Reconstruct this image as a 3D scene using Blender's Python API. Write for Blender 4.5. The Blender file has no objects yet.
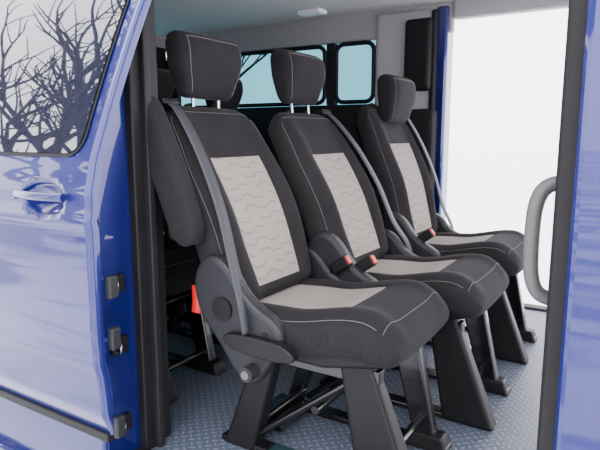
import bpy, bmesh, math, random
from mathutils import Vector, Matrix
random.seed(4)
D=bpy.data; C=bpy.context
sc=C.scene
def link(o,parent=None):
    sc.collection.objects.link(o)
    if parent is not None: o.parent=parent
    return o
def empty(name,loc=(0,0,0)):
    e=D.objects.new(name,None); e.location=loc; e.empty_display_size=.1
    return link(e)
# ---------------------------------------------------------------- materials
class NT:
    def __init__(s,name):
        s.m=D.materials.new(name); s.m.use_nodes=True
        s.t=s.m.node_tree; s.b=s.t.nodes['Principled BSDF']
    def n(s,ty,**k):
        x=s.t.nodes.new(ty)
        for a,b in k.items(): setattr(x,a,b)
        return x
    def l(s,a,b): s.t.links.new(a,b)
    def math(s,op,a,b=None,c=None,clamp=False):
        x=s.n('ShaderNodeMath',operation=op); x.use_clamp=clamp
        for i,v in enumerate((a,b,c)):
            if v is None: continue
            if isinstance(v,(int,float)): x.inputs[i].default_value=v
            else: s.l(v,x.inputs[i])
        return x.outputs[0]
    def ramp(s,fac,c0,c1,p0=0,p1=1):
        r=s.n('ShaderNodeValToRGB'); s.l(fac,r.inputs[0])
        r.color_ramp.elements[0].color=(*c0,1); r.color_ramp.elements[1].color=(*c1,1)
        r.color_ramp.elements[0].position=p0; r.color_ramp.elements[1].position=p1
        return r.outputs[0]
    def bump(s,h,st=.3,dist=.002,normal=None):
        b=s.n('ShaderNodeBump'); b.inputs['Strength'].default_value=st; b.inputs['Distance'].default_value=dist
        s.l(h,b.inputs['Height'])
        if normal is not None: s.l(normal,b.inputs['Normal'])
        return b.outputs[0]
def simple(name,col,rough=.5,metal=0,noise=0,scale=40,bump=0,coat=0,spec=.5):
    q=NT(name); b=q.b
    b.inputs['Base Color'].default_value=(*col,1); b.inputs['Roughness'].default_value=rough
    b.inputs['Metallic'].default_value=metal; b.inputs['Coat Weight'].default_value=coat
    b.inputs['Coat Roughness'].default_value=.03
    b.inputs['Specular IOR Level'].default_value=spec
    tc=q.n('ShaderNodeTexCoord'); nz=q.n('ShaderNodeTexNoise'); nz.inputs['Scale'].default_value=scale
    q.l(tc.outputs['Object'],nz.inputs['Vector'])
    if noise:
        c=q.ramp(nz.outputs[0],[v*(1-noise) for v in col],[min(1,v*(1+noise)) for v in col],.3,.7)
        q.l(c,b.inputs['Base Color'])
    if bump: q.l(q.bump(nz.outputs[0],bump,.001),b.inputs['Normal'])
    return q.m
def fabric(name,c0,c1,quilt=False,spec=.12,sheen=0):
    q=NT(name); b=q.b; b.inputs['Roughness'].default_value=.9
    b.inputs['Specular IOR Level'].default_value=spec
    b.inputs['Sheen Weight'].default_value=sheen; b.inputs['Sheen Roughness'].default_value=.4
    uv=q.n('ShaderNodeUVMap'); sp=q.n('ShaderNodeSeparateXYZ'); q.l(uv.outputs[0],sp.inputs[0])
    u,v=sp.outputs[0],sp.outputs[1]
    n1=q.n('ShaderNodeTexNoise'); n1.inputs['Scale'].default_value=420; n1.inputs['Detail'].default_value=1; q.l(uv.outputs[0],n1.inputs['Vector'])
    nz=q.n('ShaderNodeTexNoise'); nz.inputs['Scale'].default_value=9; q.l(uv.outputs[0],nz.inputs['Vector'])
    f=q.math('ADD',q.math('MULTIPLY',n1.outputs[0],.7),q.math('MULTIPLY',nz.outputs[0],.3))
    col=q.ramp(f,c0,c1,.3,.7)
    h=q.math('MULTIPLY',n1.outputs[0],.3)
    if quilt:
        sw=q.math('SINE',q.math('MULTIPLY',u,2*math.pi/.11))
        sw=q.math('MINIMUM',q.math('MAXIMUM',q.math('MULTIPLY',sw,2.0),-1),1)
        p=q.math('ADD',q.math('MULTIPLY',v,1/.036),q.math('MULTIPLY',sw,.20))
        fr=q.math('FRACT',p)
        dd=q.math('ABSOLUTE',q.math('SUBTRACT',fr,.5))
        g=q.math('MULTIPLY',q.math('SUBTRACT',dd,.39,clamp=True),9,clamp=True)
        br=q.math('GREATER_THAN',q.math('SINE',q.math('ADD',q.math('MULTIPLY',u,2*math.pi/.22),q.math('MULTIPLY',q.math('FLOOR',q.math('ADD',p,.5)),1.7))),-.85)
        g=q.math('MULTIPLY',g,br)
        mx=q.n('ShaderNodeMix',data_type='RGBA'); q.l(q.math('MULTIPLY',g,.42),mx.inputs[0])
        q.l(col,mx.inputs[6]); mx.inputs[7].default_value=(c0[0]*.40,c0[1]*.39,c0[2]*.37,1)
        col=mx.outputs[2]
        h=q.math('SUBTRACT',h,q.math('MULTIPLY',g,2.0))
    q.l(col,b.inputs['Base Color']); q.l(q.bump(h,.5,.002),b.inputs['Normal'])
    return q.m
M_black=fabric('fabric_black',(.0072,.0064,.007),(.020,.0185,.020),sheen=.03)
M_beige=fabric('fabric_beige',(.215,.195,.172),(.27,.248,.222),quilt=True)
M_plain=fabric('fabric_beige_plain',(.19,.172,.152),(.245,.225,.20))
M_thread=simple('thread_light',(.11,.107,.103),.8)
M_plast=simple('plastic_charcoal',(.006,.006,.007),.45,noise=.1,scale=300,bump=.15,spec=.22)
M_plastg=simple('plastic_grey',(.012,.0125,.015),.5,noise=.1,scale=300,bump=.2,spec=.3)
M_handle=simple('handle_grey',(.075,.072,.072),.5,noise=.1,scale=300,bump=.2)
M_metal=simple('metal_black',(.004,.004,.0045),.25,metal=0,coat=.25)
M_chrome=simple('metal_steel',(.5,.5,.52),.25,metal=1)
M_red=simple('red_plastic',(.5,.006,.006),.4)
M_belt=simple('belt_webbing',(.030,.032,.038),.6,noise=.15,scale=400,bump=.3,spec=.35)
M_rubber=simple('rubber_seal',(.006,.006,.0065),.55,noise=.2,scale=30,spec=.25)
M_trim=simple('trim_dark',(.009,.009,.010),.6,noise=.15,scale=80,spec=.25)
M_liner=simple('headliner_grey',(.54,.515,.49),.9,noise=.05,scale=200,bump=.2)
M_lgrey=simple('trim_light_grey',(.33,.315,.31),.55,noise=.05,scale=100)
M_white=simple('lamp_plastic',(.85,.85,.85),.4)
M_car=simple('car_paint_silver',(.35,.37,.4),.3,metal=.6,coat=1)
M_tyre=simple('tyre',(.01,.01,.01),.8)
# paint
q=NT('paint_blue'); b=q.b
b.inputs['Metallic'].default_value=.5; b.inputs['Roughness'].default_value=.34
b.inputs['Coat Weight'].default_value=1; b.inputs['Coat Roughness'].default_value=.02; b.inputs['Coat IOR'].default_value=1.52
tc=q.n('ShaderNodeTexCoord'); nz=q.n('ShaderNodeTexNoise'); nz.inputs['Scale'].default_value=1200
q.l(tc.outputs['Object'],nz.inputs['Vector'])
q.l(q.ramp(nz.outputs[0],(.002,.0045,.080),(.005,.011,.155),.3,.7),b.inputs['Base Color'])
M_blue=q.m
q=NT('glass_privacy'); b=q.b
b.inputs['Base Color'].default_value=(.012,.015,.028,1); b.inputs['Roughness'].default_value=.02
b.inputs['IOR'].default_value=1.85; b.inputs['Coat Weight'].default_value=1; b.inputs['Coat Roughness'].default_value=0.0
M_glassd=q.m
q=NT('glass_teal'); b=q.b
t=q.n('ShaderNodeBsdfTransparent'); t.inputs[0].default_value=(.24,.41,.45,1)
g=q.n('ShaderNodeBsdfGlossy'); g.inputs['Roughness'].default_value=.02
mx=q.n('ShaderNodeMixShader'); mx.inputs[0].default_value=.06
q.l(t.outputs[0],mx.inputs[1]); q.l(g.outputs[0],mx.inputs[2])
q.l(mx.outputs[0],q.t.nodes['Material Output'].inputs[0]); M_teal=q.m
# tread plate floor
q=NT('floor_treadplate'); b=q.b; b.inputs['Roughness'].default_value=.42
tc=q.n('ShaderNodeTexCoord'); mp=q.n('ShaderNodeMapping'); mp.inputs['Rotation'].default_value=(0,0,math.radians(45)); mp.inputs['Scale'].default_value=(42,42,42)
q.l(tc.outputs['Object'],mp.inputs[0]); sp=q.n('ShaderNodeSeparateXYZ'); q.l(mp.outputs[0],sp.inputs[0])
X,Y=sp.outputs[0],sp.outputs[1]
fx=q.math('SUBTRACT',q.math('FRACT',X),.5); fy=q.math('SUBTRACT',q.math('FRACT',Y),.5)
par=q.math('FLOORED_MODULO',q.math('ADD',q.math('FLOOR',X),q.math('FLOOR',Y)),2)
ipar=q.math('SUBTRACT',1,par)
lx=q.math('ADD',q.math('MULTIPLY',fx,par),q.math('MULTIPLY',fy,ipar))
ly=q.math('ADD',q.math('MULTIPLY',fy,par),q.math('MULTIPLY',fx,ipar))
e=q.math('ADD',q.math('POWER',q.math('ABSOLUTE',q.math('DIVIDE',lx,.46)),2),q.math('POWER',q.math('ABSOLUTE',q.math('DIVIDE',ly,.16)),2))
hgt=q.math('SUBTRACT',1,e,clamp=True)
q.l(q.ramp(hgt,(.062,.076,.105),(.135,.158,.195),.0,.35),b.inputs['Base Color'])
q.l(q.bump(hgt,.8,.002),b.inputs['Normal']); M_floor=q.m
# snow, with unseen grey patches added on door side for streaks reflected in paint
q=NT('snow'); b=q.b; b.inputs['Roughness'].default_value=.9
tc=q.n('ShaderNodeTexCoord'); nz=q.n('ShaderNodeTexNoise'); nz.inputs['Scale'].default_value=1.5
q.l(tc.outputs['Object'],nz.inputs['Vector'])
white=q.ramp(nz.outputs[0],(.86,.86,.9),(.93,.92,.94))
mp=q.n('ShaderNodeMapping'); mp.inputs['Scale'].default_value=(.35,1.3,1); q.l(tc.outputs['Object'],mp.inputs[0])
n2=q.n('ShaderNodeTexNoise'); n2.inputs['Scale'].default_value=1.1; n2.inputs['Detail'].default_value=5; n2.inputs['Distortion'].default_value=1.2
q.l(mp.outputs[0],n2.inputs['Vector'])
refl_patch=q.ramp(n2.outputs[0],(0,0,0),(1,1,1),.44,.60)
sp=q.n('ShaderNodeSeparateXYZ'); q.l(tc.outputs['Object'],sp.inputs[0])
side=q.math('MULTIPLY',q.math('SUBTRACT',.6,sp.outputs[1]),1.5,clamp=True)
mx=q.n('ShaderNodeMix',data_type='RGBA'); q.l(q.math('MULTIPLY',refl_patch,q.math('MULTIPLY',side,.8)),mx.inputs[0]); q.l(white,mx.inputs[6]); mx.inputs[7].default_value=(.13,.12,.125,1)
q.l(mx.outputs[2],b.inputs['Base Color']); q.l(q.bump(nz.outputs[0],.4,.1),b.inputs['Normal']); M_snow=q.m
M_bark=simple('bark',(.03,.02,.018),.9,noise=.4,scale=12)

# ---------------------------------------------------------------- mesh helpers
def mesh_obj(name,verts,faces,mats,parent=None,smooth=True,mi=None,uvs=None):
    me=D.meshes.new(name); me.from_pydata([tuple(v) for v in verts],[],faces)
    for m in mats: me.materials.append(m)
    if mi:
        for p,i in zip(me.polygons,mi): p.material_index=i
    if uvs:
        l=me.uv_layers.new(name='UVMap')
        for p in me.polygons:
            for li in p.loop_indices: l.data[li].uv=uvs[me.loops[li].vertex_index]
    for p in me.polygons: p.use_smooth=smooth
    me.validate(); me.update()
    return link(D.objects.new(name,me),parent)
def bevel(o,w,seg=3):
    m=o.modifiers.new('bevel','BEVEL'); m.width=w; m.segments=seg; m.limit_method='ANGLE'; m.angle_limit=math.radians(35)
    return o
def recalc(o):
    bm=bmesh.new(); bm.from_mesh(o.data); bmesh.ops.recalc_face_normals(bm,faces=bm.faces); bm.to_mesh(o.data); bm.free()
def box(name,x0,x1,y0,y1,z0,z1,mat,parent=None,bev=.004):
    v=[(x,y,z) for x in (x0,x1) for y in (y0,y1) for z in (z0,z1)]
    f=[(0,1,3,2),(4,6,7,5),(0,4,5,1),(2,3,7,6),(0,2,6,4),(1,5,7,3)]
    o=mesh_obj(name,v,f,[mat],parent,smooth=False)
    if bev: bevel(o,bev)
    return o
def smooth_closed(pts,it=2):
    for _ in range(it):
        r=[]
        for i in range(len(pts)):
            a=Vector(pts[i]); b_=Vector(pts[(i+1)%len(pts)])
            r+= [tuple(a*.75+b_*.25),tuple(a*.25+b_*.75)]
        pts=r
    return pts
def extrude_xz(name,pts,y0,y1,mat,parent=None,bev=.006,sm=0):
    if sm: pts=smooth_closed(pts,sm)
    n=len(pts)
    v=[(x,y0,z) for x,z in pts]+[(x,y1,z) for x,z in pts]
    f=[tuple(range(n)),tuple(range(2*n-1,n-1,-1))]+[(i,i+n,(i+1)%n+n,(i+1)%n) for i in range(n)]
    o=mesh_obj(name,v,f,[mat],parent,smooth=False); recalc(o)
    if bev: bevel(o,bev)
    return o
def loft_beam(name,A,B,sa,sb,mat,parent=None,bev=.006):
    v=[]
    for P,s in ((A,sa),(B,sb)):
        for sx,sy in ((-1,-1),(1,-1),(1,1),(-1,1)): v.append((P[0]+sx*s[0],P[1]+sy*s[1],P[2]))
    f=[(0,1,2,3),(7,6,5,4)]+[(i,i+4,(i+1)%4+4,(i+1)%4) for i in range(4)]
    o=mesh_obj(name,v,f,[mat],parent,smooth=False); recalc(o)
    return bevel(o,bev) if bev else o
def tube(name,pts,r,mat,parent=None,closed=False,poly=False,res=3):
    cu=D.curves.new(name,'CURVE'); cu.dimensions='3D'; cu.bevel_depth=r; cu.bevel_resolution=res
    lists=pts if isinstance(pts[0][0],(tuple,list,Vector)) else [pts]
    for L in lists:
        s=cu.splines.new('POLY' if poly else 'NURBS'); s.points.add(len(L)-1)
        for p,c in zip(s.points,L): p.co=(*c,1)
        if not poly: s.order_u=3; s.use_endpoint_u=not closed
        s.use_cyclic_u=closed
    cu.use_fill_caps=True; cu.materials.append(mat)
    return link(D.objects.new(name,cu),parent)
def strip(name,pts,width,mat,wdir=(0,1,0),parent=None,th=.002):
    P=[Vector(p) for p in pts]; Q=[]
    for i in range(len(P)-1):
        p0=P[max(i-1,0)];p1=P[i];p2=P[i+1];p3=P[min(i+2,len(P)-1)]
        for k in range(8):
            t=k/8
            Q.append(.5*((2*p1)+(-p0+p2)*t+(2*p0-5*p1+4*p2-p3)*t*t+(-p0+3*p1-3*p2+p3)*t**3))
    Q.append(P[-1]); v=[];f=[]
    for i,p in enumerate(Q):
        t=(Q[min(i+1,len(Q)-1)]-Q[max(i-1,0)]).normalized()
        w=Vector(wdir); w=(w-t*w.dot(t)).normalized()*width/2
        v+=[p-w,p+w]
        if i: f.append((2*i-2,2*i-1,2*i+1,2*i))
    o=mesh_obj(name,v,f,[mat],parent)
    m=o.modifiers.new('s','SOLIDIFY'); m.thickness=th; m.offset=0
    return o
# ---------------------------------------------------------------- upholstery loft
def se(u,n): return max(0,1-abs(u)**n)**(1/n)
def surf(S,u,off=0):
    w=S['Tf']*se(u,S.get('n',4))+S['B']*math.exp(-((abs(u)-.74)/.17)**2)*se(u,4)
    w+=off
    ox,oz=S['O']; nx,nz=S['N']
    return (ox+nx*w, S.get('yc',0)+u*S['hw'], oz+nz*w)
def pad(name,secs,ins,i0,i1,mats,parent=None,groove=.006):
    out=[.9999,.985,.96,.92,.87,.81,.74,.67,.60]
    out=[o for o in out if o>ins+.045]
    inn=[ins*k/6 for k in range(6)]
    us=[-o for o in out]+[-ins-.025,-ins]+[-x for x in inn[::-1]][:-1]+inn+[ins,ins+.025]+out[::-1]
    bu=[.985,.94,.85,.6,.3,0,-.3,-.6,-.85,-.94,-.985]
    verts=[];uvs=[];faces=[];mi=[]
    n=len(us)+len(bu); s=0; prev=None
    for k,S in enumerate(secs):
        O=Vector((S['O'][0],0,S['O'][1]))
        if prev is not None: s+=(O-prev).length
        prev=O
        for u in us:
            g=0
            if ins>0 and i0<=k<=i1 and abs(abs(u)-ins)<1e-6: g=groove
            if ins>0 and k in (i0,i1) and abs(u)<=ins+1e-6: g=groove
            verts.append(surf(S,u,-g)); uvs.append((u*S['hw'],s))
        for u in bu:
            w=-S['Tb']*se(u,3.5); ox,oz=S['O'];nx,nz=S['N']
            verts.append((ox+nx*w,u*S['hw'],oz+nz*w)); uvs.append((u*S['hw'],s))
    for k in range(len(secs)-1):
        for j in range(n):
            j2=(j+1)%n
            faces.append((k*n+j,k*n+j2,(k+1)*n+j2,(k+1)*n+j))
            inside=j<len(us)-1 and abs((us[j]+us[j+1])/2)<ins and i0<=k<i1
            mi.append(1 if inside else 0)
    faces.append(tuple(range(n-1,-1,-1))); mi.append(0)
    faces.append(tuple(range((len(secs)-1)*n,len(secs)*n))); mi.append(0)
    o=mesh_obj(name,verts,faces,mats,parent,True,mi,uvs); recalc(o)
    m=o.modifiers.new('sub','SUBSURF'); m.levels=1; m.render_levels=1
    return o
def cap(t,a,b_,n=2.3,lo=.05):
    f=1
    if t<a: f=min(f,se((a-t)/a,n))
    if t>1-b_: f=min(f,se((t-1+b_)/b_,n))
    return max(f,lo)
def lerp(t,tab):
    for (a,va),(b_,vb) in zip(tab,tab[1:]):
        if t<=b_:
            k=(t-a)/(b_-a); k=k*k*(3-2*k); return va+(vb-va)*k
    return tab[-1][1]
TS=[0,.004,.012,.025,.045,.07,.1,.14,.18,.22,.26,.3,.34,.38,.42,.46,.5,.54,.58,.62,.66,.70,.74,.78,.82,.86,.89,.92,.945,.965,.98,.99,.996,1]
def seat(name,loc,lean=24,hr_up=.05,xhip=-.25,dL=0,mech=True,armrest=False,belt=None,insert=True,hr_tilt=8,cl=.53,rot=0,hr_fwd=.035,hrH=.20):
    E=empty(name,loc); E.rotation_euler=(0,0,math.radians(rot))
    # ---- cushion
    secs=[]
    for t in TS:
        x=-.26+cl*t
        ztop=lerp(t,[(0,.455),(.35,.462),(.8,.50),(1,.492)])
        c1=cap(t,.05,.20,2.2); c2=cap(t,.05,.12,2.2,.0)
        th=.135*c1
        hw=.238*lerp(t,[(0,.93),(.3,1),(.75,1.0),(1,.97)])*(.80+.20*c2)
        zc=ztop-.0675-lerp(t,[(0,0),(.8,0),(1,.014)])
        secs.append(dict(O=(x,zc),N=(0,1),hw=hw,Tf=th/2,Tb=th/2,B=.016*c1,n=5))
    i1=[i for i,t in enumerate(TS) if t<=.66][-1]
    pad('seat_cushion',secs,.54,0,i1,[M_black,M_plain if insert else M_black],E)
    st=[]
    for u in (-.92,.92): st.append([surf(S,u,.0005) for S in secs[5:-7]])
    k=len(secs)-7
    st.append([surf(secs[k],-.92+1.84*j/16,.0005) for j in range(17)])
    tube('cushion_stitching',st,.0009,M_thread,E,poly=True,res=1)
    extrude_xz('cushion_pan',[(-.24,.40),(.20,.41),(.22,.37),(.05,.335),(-.20,.335)],-.20,.20,M_plast,E,.01)
    # ---- backrest
    ph=math.radians(lean); U=Vector((-math.sin(ph),math.cos(ph))); N=Vector((math.cos(ph),math.sin(ph)))
    base=Vector((xhip-.02,.43)); L=.66+dL
    secs=[]
    for t in TS:
        bow=.022*math.sin(math.pi*min(1,t*1.1))
        O=base+U*(L*t)+N*(bow)
        c1=cap(t,.05,.10,2.2); c2=cap(t,.08,.12,2.0,.0)
        hw=lerp(t,[(0,.215),(.3,.238),(.62,.242),(.88,.222),(1,.185)])*(.74+.26*c2)
        T=lerp(t,[(0,.075),(.3,.065),(1,.048)])
        secs.append(dict(O=tuple(O),N=tuple(N),hw=hw,Tf=T*c1,Tb=.05*c1,B=lerp(t,[(0,.02),(.4,.035),(.75,.02),(1,0)])*c1,n=4.5))
    j0=[i for i,t in enumerate(TS) if t<=.07][-1]; j1=[i for i,t in enumerate(TS) if t<=.70][-1]
    pad('backrest',secs,.53,j0,j1,[M_black,M_beige if insert else M_black],E)
    st=[[surf(S,u,.0005) for S in secs[4:-6]] for u in (-.93,.93)]
    st.append([surf(secs[-6],-.93+1.86*j/16,.0005) for j in range(17)])
    tube('backrest_stitching',st,.0008,M_thread,E,poly=True,res=1)
    v=[];f=[];us=[-.93,-.8,-.5,0,.5,.8,.93]
    for i,S in enumerate(secs[3:-4]):
        for u in us:
            w=-S['Tb']*se(u,3.5)-.006; v.append((S['O'][0]+S['N'][0]*w,u*S['hw'],S['O'][1]+S['N'][1]*w))
        if i:
            for j in range(6): a=(i-1)*7+j; f.append((a,a+1,a+8,a+7))
    mesh_obj('backrest_shell',v,f,[M_plast],E)
    # ---- headrest (blocky pad, deeper at the top)
    ht=math.radians(lean-hr_tilt-10); HU=Vector((-math.sin(ht),math.cos(ht))); HN=Vector((math.cos(ht),math.sin(ht)))
    top=base+U*L
    hb=top+U*(hr_up)+N*hr_fwd
    secs=[]; H=hrH
    for t in TS:
        O=hb+HU*(H*t)
        c1=cap(t,.26,.26,2.5); c2=cap(t,.14,.18,2.5,0)
        hw=lerp(t,[(0,.116),(.6,.148),(1,.150)])*(.80+.20*c2)
        secs.append(dict(O=tuple(O),N=tuple(HN),hw=hw,Tf=lerp(t,[(0,.036),(.65,.068),(1,.062)])*c1,Tb=.044*c1,B=0,n=4.2))
    pad('headrest',secs,.5,0,0,[M_black,M_black],E,0)
    arc=[surf(S,-.84,.0005) for S in secs[5:-8]]+[surf(secs[-8],-.84+1.68*j/12,.0005) for j in range(13)]+[surf(S,.84,.0005) for S in secs[5:-8][::-1]]
    tube('headrest_stitching',arc,.0010,M_thread,E,poly=True,res=1)
    for i,y in enumerate((-.062,.062)):
        a=top-U*.05; c=hb+HU*.06
        tube('headrest_post_%d'%(i+1),[(a.x,y,a.y),(c.x,y,c.y)],.0055,M_chrome,E,poly=True)
        g=top-U*.008
        tube('post_guide_%d'%(i+1),[(g.x,y,g.y),(g.x+U.x*.018,y,g.y+U.y*.018)],.014,M_plast,E,poly=True)
    # ---- hip recliner covers
    out=[(-.337,.578),(-.287,.625),(-.22,.60),(-.153,.502),(-.045,.452),(-.035,.395),(-.10,.30),(-.13,.262),(-.20,.282),(-.253,.36),(-.32,.43),(-.35,.51)]
    sh=xhip+.25
    out=[(x+sh,z) for x,z in out]
    for sgn,nm in ((-1,'recliner_cover_outer'),(1,'recliner_cover_inner')):
        if not mech and sgn<0: continue
        y0,y1=sorted((sgn*.212,sgn*.262))
        o2=out if sgn<0 else [(x*.8-.03+sh*.2,.42+(z-.42)*.7) for x,z in out]
        extrude_xz(nm,o2,y0,y1,M_plastg,E,.016,sm=2)
        cx,cz=(-.235+sh,.47)
        tube(nm+'_boss',[(cx,sgn*.255,cz),(cx,sgn*.269,cz)],.034,M_plast,E,poly=True,res=6)
    if mech:
        extrude_xz('recline_lever',[(-.22+sh,.415),(-.05+sh,.415),(.0+sh,.40),(.02+sh,.375),(-.02+sh,.36),(-.12+sh,.36),(-.22+sh,.375)],-.285,-.255,M_plast,E,.01,sm=2)
        tube('knob',[(-.13+sh,-.255,.312),(-.13+sh,-.30,.312)],.021,M_plastg,E,poly=True,res=6)
        tube('knob_cap',[(-.13+sh,-.298,.312),(-.13+sh,-.304,.312)],.012,M_handle,E,poly=True,res=6)
        tube('cover_screw',[(-.09+sh,-.258,.42),(-.09+sh,-.264,.42)],.008,M_plast,E,poly=True,res=6)
    # ---- legs
    for sgn,nm in ((-1,'near'),(1,'far')):
        y=sgn*.145
        if sgn<0:
            loft_beam('front_leg_cover_'+nm,(.235,y,.0),(.13,y,.36),(.085,.034),(.05,.022),M_plast,E,.012)
            loft_beam('rear_leg_cover_'+nm,(-.26,y,.0),(-.15,y,.35),(.055,.034),(.04,.022),M_plast,E,.012)
        else:
            loft_beam('front_leg_'+nm,(.235,y,.0),(.15,y,.34),(.034,.022),(.045,.016),M_metal,E,.008)
            loft_beam('rear_leg_'+nm,(-.26,y,.0),(-.15,y,.34),(.026,.022),(.03,.016),M_metal,E,.008)
            loft_beam('foot_plate_'+nm,(.235,y,.0),(.235,y,.05),(.07,.036),(.05,.028),M_plast,E,.008)
        box('side_beam_'+nm,-.22,.20,y-.018,y+.018,.30,.345,M_metal,E)
        box('floor_rail_'+nm,-.33,.30,y-.025,y+.025,0,.02,M_metal,E)
        tube('diagonal_brace_'+nm,[(-.2,y,.05),(.12,y,.30)],.011,M_metal,E,poly=True)
    for i,(x,z) in enumerate(((.20,.07),(-.22,.07),(.12,.30),(-.15,.30),(0,.18))):
        tube('crossbar_%d'%(i+1),[(x,-.15,z),(x,.15,z)],.013,M_metal,E,poly=True)
    box('latch_plate',-.28,-.16,-.08,.08,.03,.055,M_metal,E)
    if armrest:
        secs=[]
        b0=base+U*.22+N*.03
        for t in TS:
            O=b0+U*(.45*t); c1=cap(t,.15,.12,2.2)
            secs.append(dict(O=tuple(O),N=tuple(N),hw=.034*(.6+.4*c1),Tf=lerp(t,[(0,.052),(.5,.058),(1,.045)])*c1,Tb=.05*c1,B=0,n=3))
        a=pad('armrest',secs,.5,0,0,[M_black,M_black],E,0); a.location=(-.0,-.274,0)
        g=base+U*.27
        tube('armrest_pivot',[(g.x,-.21,g.y),(g.x,-.30,g.y)],.022,M_plast,E,poly=True)
    if belt:
        s=belt
        def bp(t,y,off):
            O=base+U*(L*t)+N*off; return (O.x,y,O.y)
        strip('seat_belt',[bp(.93,s*.165,-.03),bp(1.0,s*.175,.01),bp(.95,s*.178,.055),bp(.72,s*.197,.100),bp(.45,s*.218,.122),bp(.2,s*.238,.118),(xhip+.09,s*.268,.50),(xhip+.11,s*.275,.42)],.042,M_belt,(0,1,0),E)
        g=base+U*(L*1.0)+N*.012
        o=box('belt_guide',-.03,.03,-.035,.035,-.011,.011,M_plast,E,.006)
        o.location=(g.x,s*.175,g.y); o.rotation_euler=(0,-ph,0)
    yb=.225*(-(belt or -1))
    tube('buckle_stalk',[(xhip+.02,yb,.36),(xhip+.06,yb,.44),(xhip+.10,yb,.49)],.009,M_plast,E)
    for nm,args in (('buckle_body',(-.035,.035,-.014,.014,-.02,.02,M_plast,E,.006)),('buckle_button',(.030,.039,-.011,.011,-.015,.015,M_red,E,.003))):
        o=box(nm,*args); o.location=(xhip+.13,yb,.515); o.rotation_euler=(0,math.radians(-35),0)
    return E
seat('passenger_seat',(-.75,1.43,0),lean=23,hr_up=.016,armrest=True,belt=-1)
seat('passenger_seat',(-.68,1.93,0),lean=24,hr_up=.030,belt=1,hr_fwd=.025)
seat('passenger_seat',(-.69,2.56,0),lean=17,hr_up=-.105,belt=1,dL=.03,hr_fwd=.075,hr_tilt=4,hrH=.215)
for y in (1.5,2.05,2.62):
    seat('passenger_seat',(-1.70,y,0),lean=20,hr_up=.03,insert=False,mech=False)

# ---------------------------------------------------------------- van shell
def prof(z):
    return lerp(z,[(.14,.925),(.22,.90),(.45,.882),(.70,.884),(.80,.888),(.88,.905)]) if z<.88 else .905+(z-.88)*.30+(z-.88)**2*.12
def jsweep(name,x0,x1,y0,y1,z0,z1,mat,parent,bev=.006,kx=0,off=.045):
    """post whose outer side follows the tumblehome of the body side"""
    v=[];N_=24
    for i in range(N_+1):
        z=z0+(z1-z0)*i/N_; ya=max(y0,prof(z)+off) if z>.5 else y0; yb=max(y1,ya+.018); dx=kx*max(0,z-.88)
        v+=[(x0+dx,ya,z),(x1+dx,ya,z),(x1+dx,yb,z),(x0+dx,yb,z)]
    f=[(3,2,1,0),tuple(4*N_+k for k in range(4))]
    for i in range(N_):
        for k in range(4): a=4*i; f.append((a+k,a+(k+1)%4,a+4+(k+1)%4,a+4+k))
    o=mesh_obj(name,v,f,[mat],parent,smooth=False); recalc(o)
    return bevel(o,bev)
YN,YF=1.12,3.20
fl=box('floor',-3.2,.9,1.02,YF+.02,-.03,0,M_floor,bev=0)
box('ceiling',-3.2,.9,1.1,YF,1.68,1.72,M_liner,bev=0)
V=empty('van_body')
box('door_sill',-1.32,.2,.93,1.02,-.10,-.006,M_rubber,V,.01)
box('sill_step_trim',-1.30,.2,1.02,1.09,-.02,.012,M_rubber,V,.005)
box('rocker_panel',-3.4,1.2,.925,1.0,-.34,-.06,M_blue,V,.02)
box('body_side_lower',-3.4,-1.252,.955,1.10,-.10,.87,M_blue,V,.012)
jsweep('body_side_upper',-3.4,-1.30,.955,1.0,.86,1.66,M_blue,V)
jsweep('jamb_panel',-1.30,-1.25,.965,1.10,-.06,1.62,M_blue,V)
jsweep('jamb_seal',-1.29,-1.225,1.085,1.125,-.02,1.62,M_rubber,V,off=.055)
jsweep('jamb_seal_lip',-1.25,-1.205,1.12,1.145,-.0,1.62,M_trim,V,off=.065)
jsweep('jamb_trim',-1.42,-1.235,1.12,1.20,0,1.62,M_trim,V,off=.07)
for i,z in enumerate((.12,.36,.54)):
    box('striker_plate_%d'%(i+1),-1.25,-1.236,.99,1.045,z-.025,z+.025,M_plast,V,.004)
    tube('striker_%d'%(i+1),[(-1.245,1.0,z-.014),(-1.215,1.0,z-.014),(-1.215,1.0,z+.014),(-1.245,1.0,z+.014)],.005,M_chrome,V,poly=True)
box('near_roof_rail',-1.3,1.2,1.10,1.3,1.64,1.75,M_blue,V,.02)
box('b_pillar_seal',-.125,-.085,.945,1.0,-.1,1.62,M_rubber,V,.012)
box('b_pillar_inner_trim',-.10,.05,1.0,1.10,0,1.62,M_trim,V,.02)
box('b_pillar_outer',-.095,.9,.90,.99,-.1,1.62,M_blue,V,.012)
wn=box('wall_left',-3.2,-1.40,1.21,1.25,0,1.68,M_trim,bev=0)
W=empty('wall_rear')
box('lower',-3.24,-3.2,1.1,YF,0,1.08,M_trim,W,0); box('upper',-3.24,-3.2,1.1,YF,1.60,1.68,M_lgrey,W,0)
for a,c in ((1.1,1.27),(2.1,2.24),(3.08,YF)): box('post',-3.24,-3.2,a,c,1.08,1.60,M_trim,W,0)
box('window_1',-3.225,-3.22,1.27,3.08,1.08,1.60,M_teal,bev=0)
W=empty('wall_right')
XE=-1.0
box('lower',-3.2,XE-.12,YF,YF+.05,0,1.14,M_trim,W,0)
box('upper',-3.2,XE,YF,YF+.05,1.52,1.70,M_lgrey,W,.01)
box('header',XE,.9,YF-.02,YF+.06,1.585,1.72,M_lgrey,W,.02)
box('pillar_grey',-1.46,XE-.10,YF-.03,YF+.05,.5,1.66,M_lgrey,W,.03)
box('pillar_black_trim',-1.26,XE-.095,YF-.07,YF-.02,1.20,1.60,M_plast,W,.03)
box('pillar_lower_trim',-1.40,XE-.06,YF-.07,YF,0,1.10,M_trim,W,.03)
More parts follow.
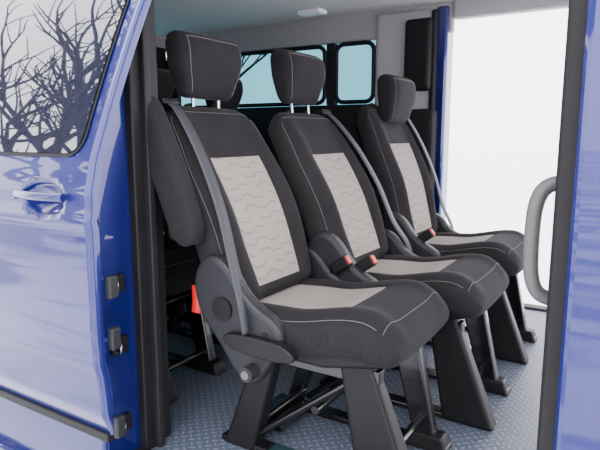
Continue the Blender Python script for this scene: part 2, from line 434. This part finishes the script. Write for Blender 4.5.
box('pillar_blue',XE-.09,XE-.02,YF-.02,YF+.10,-.1,1.66,M_blue,W,.015)
box('pillar_seal',XE-.11,XE-.075,YF-.05,YF,-.0,1.64,M_rubber,W,.012)
for i,(a,c) in enumerate(((-1.80,-1.74),(-2.62,-2.56),(-3.2,-3.1))): box('mullion',a,c,YF-.01,YF+.05,1.14,1.52,M_trim,W,.01)
for nm,a,c in (('window_2',-1.74,-1.46),('window_3',-2.56,-1.80),('window_4',-3.1,-2.62)):
    box(nm,a,c,YF+.02,YF+.025,1.14,1.52,M_teal,bev=0)
    r=.05; z0,z1=1.155,1.505; a+=.012;c-=.012
    pts=[]
    for cx,cz,a0 in ((c-r,z1-r,0),(a+r,z1-r,90),(a+r,z0+r,180),(c-r,z0+r,270)):
        for k in range(5):
            an=math.radians(a0+k*22.5); pts.append((cx+r*math.cos(an),YF-.004,cz+r*math.sin(an)))
    tube('window_frame',pts,.014,M_rubber,W,closed=True,poly=True)
box('far_sill',XE-.05,.9,YF,YF+.08,-.06,.012,M_rubber,W,.01)
box('dome_lamp',-1.86,-1.70,2.93,3.03,1.655,1.682,M_white,bev=.012)
# grab handle
H=empty('grab_handle')
tube('grip',[(-.09,1.04,.875),(-.135,1.03,.875),(-.162,1.02,.85),(-.166,1.02,.77),(-.162,1.02,.69),(-.135,1.03,.665),(-.09,1.04,.665)],.013,M_handle,H)
for i,z in enumerate((.872,.668)): box('mount_%d'%(i+1),-.125,-.09,1.01,1.07,z-.025,z+.025,M_plast,H,.01)

# ---------------------------------------------------------------- slid-back door (outer skin)
HX=-1.355
def hmap(x,z):
    y=prof(z)
    ex=((x-HX)/.088)**2+((z-.785)/.040)**2
    if ex<1: y+=.030*(1-ex)**.6
    y+=-.006*math.exp(-((z-.735)/.012)**2)
    y+=-.004*math.exp(-((z-.36)/.02)**2)
    return y
DR=empty('sliding_door')
NX,NZ=200,110; x1,x0=-1.175,-2.55
xs=[(x1,.034),(x1+.001,.018),(x1-.003,.006),(x1-.010,0)]+[(x1-.010+(x0-x1)*((i/NX)**1.4),0) for i in range(1,NX+1)]
v=[];f=[]
for i,(x,dy) in enumerate(xs):
    k=max(0,(x1-x)/(x1-x0))
    for j in range(NZ+1):
        z=.145+(1.62-.145)*j/NZ
        xx=x+.113*max(0,(z-.88))*(1-k)
        v.append((xx,hmap(xx,z)+dy,z))
for i in range(len(xs)-1):
    for j in range(NZ):
        a=i*(NZ+1)+j; f.append((a,a+1,a+NZ+2,a+NZ+1))
mesh_obj('door_skin',v,f,[M_blue],DR)
v=[];f=[]
for j in range(NZ+1):
    z=.145+(1.62-.145)*j/NZ; xx=x1+.113*max(0,z-.88)
    v+=[(xx,prof(z)+.033,z),(xx-.03,prof(z)+.037,z),(x0,prof(z)+.037,z),(x0,prof(z),z)]
    if j:
        a=4*(j-1); f+=[(a,a+1,a+5,a+4),(a+1,a+2,a+6,a+5),(a+2,a+3,a+7,a+6)]
mesh_obj('door_inner_panel',v,f,[M_trim],DR)
box('door_bottom_seal',x0,x1-.01,.915,.95,.125,.15,M_rubber,DR,.004)
def glassgrid(name,mrg,off,mat):
    v=[];f=[];r=.05+mrg; zb=.905-mrg; zt=1.60
    zs=[zb+r*(1-math.cos(math.pi/2*k/8)) for k in range(9)]
    zs+=[zb+r+(zt-zb-r)*k/16 for k in range(1,17)]
    NXg=12
    for z in zs:
        xr=-1.225+mrg+.113*(z-.88)
        if z<zb+r: xr-=r-math.sqrt(max(0,r*r-(zb+r-z)**2))
        for i in range(NXg+1):
            x=xr+(-2.4-mrg-xr)*i/NXg; v.append((x,prof(z)+off,z))
    n=NXg+1
    for j in range(len(zs)-1):
        for i in range(NXg): a=j*n+i; f.append((a,a+n,a+n+1,a+1))
    mesh_obj(name,v,f,[mat],DR)
glassgrid('door_glass_rubber',.010,-.0035,M_rubber)
glassgrid('door_glass_pane',0,-.0065,M_glassd)
hz=.79
hp=[]
for k in range(9):
    x=HX-.10+.20*k/8
    hp.append((x,hmap(-1.6,hz)-.010-.016*math.sin(math.pi*k/8),hz+.004))
tube('door_handle',hp,.0115,M_blue,DR)
tube('door_handle_lock',[(HX-.112,.89,hz),(HX-.112,.872,hz)],.012,M_blue,DR,poly=True,res=6)
for i,z in enumerate((.17,.42,.56)):
    box('door_latch_%d'%(i+1),-1.175,-1.155,.925,.955,z-.03,z+.03,M_plastg,DR,.005)
strip('release_strap',[(-1.13,1.22,.505),(-1.125,1.215,.46),(-1.13,1.215,.42)],.028,M_red,(1,.3,0))

# ---------------------------------------------------------------- outside
g=mesh_obj('snow_ground',[(-60,-60,-.56),(60,-60,-.56),(60,60,-.56),(-60,60,-.56)],[(0,1,2,3)],[M_snow],None,False)
def tree(loc,h,seed):
    rnd=random.Random(seed); cu=D.curves.new('bare_tree','CURVE'); cu.dimensions='3D'; cu.bevel_depth=1; cu.bevel_resolution=1
    def br(p,d,L,r,lev):
        pts=[p.copy()]; rr=[r]; q_=p.copy(); dd=d.copy()
        for k in range(4):
            dd=(dd+Vector((rnd.uniform(-1,1),rnd.uniform(-1,1),rnd.uniform(-.3,.6)))*.18).normalized()
            q_=q_+dd*L/4; pts.append(q_.copy()); rr.append(r*(1-.13*(k+1)))
            if lev>0 and k>=1:
                for _ in range(2 if lev>2 else 1):
                    ax=Vector((rnd.uniform(-1,1),rnd.uniform(-1,1),rnd.uniform(-.2,.8))).normalized()
                    br(q_,(dd*.7+ax*.75).normalized(),L*rnd.uniform(.55,.75),r*.55,lev-1)
        s=cu.splines.new('POLY'); s.points.add(4)
        for a,b_,c in zip(s.points,pts,rr): a.co=(*b_,1); a.radius=c
    br(Vector((0,0,0)),Vector((0,0,1)),h*.45,h*.022,4)
    cu.materials.append(M_bark); o=link(D.objects.new('bare_tree',cu)); o.location=loc
for loc,h,s in (((-7,-3.5,-.56),8,1),((-10.5,-6,-.56),10,2),((-5.5,-6,-.56),10,5),((-14,17,-.56),9,8)): tree(loc,h,s)
CR=empty('parked_car',(-8.5,12.5,-.56)); CR.rotation_euler=(0,0,math.radians(15))
prof_c=[(-2.1,.35),(-2.15,.75),(-1.9,1.0),(-1.3,1.05),(-.8,1.5),(.5,1.55),(1.2,1.08),(2.0,.95),(2.15,.6),(2.1,.35)]
extrude_xz('body',prof_c,-.85,.85,M_car,CR,.10,sm=1)
extrude_xz('side_glass',[(-1.05,1.10),(-.72,1.42),(.42,1.46),(.95,1.10)],-.87,.87,M_glassd,CR,.01)
for i,(x,y) in enumerate(((-1.35,-.8),(1.35,-.8),(-1.35,.8),(1.35,.8))):
    tube('wheel_%d'%(i+1),[(x,y-.1,.33),(x,y+.1,.33)],.33,M_tyre,CR,poly=True,res=10)

# ---------------------------------------------------------------- light
w=D.worlds.new('overcast'); sc.world=w; w.use_nodes=True
nt=w.node_tree; bg=nt.nodes['Background']
tc=nt.nodes.new('ShaderNodeTexCoord'); sp=nt.nodes.new('ShaderNodeSeparateXYZ'); rp=nt.nodes.new('ShaderNodeValToRGB')
nt.links.new(tc.outputs['Generated'],sp.inputs[0]); nt.links.new(sp.outputs[2],rp.inputs[0]); nt.links.new(rp.outputs[0],bg.inputs[0])
rp.color_ramp.elements[0].color=(1,.965,1,1); rp.color_ramp.elements[1].color=(.88,.88,1,1)
bg.inputs[1].default_value=6.3
s=D.lights.new('sun','SUN'); s.energy=2.0; s.angle=math.radians(25); s.color=(1,.97,.93)
so=link(D.objects.new('sun',s)); so.rotation_euler=Vector((-.25,.9,-.75)).to_track_quat('-Z','Y').to_euler()
# ---------------------------------------------------------------- camera
cd=D.cameras.new('camera'); cd.sensor_width=36; cd.lens=33.6; cd.clip_start=.02
co=link(D.objects.new('camera',cd)); co.location=(0,0,.95); co.rotation_euler=(math.radians(90-9.1),0,math.radians(32))
sc.camera=co
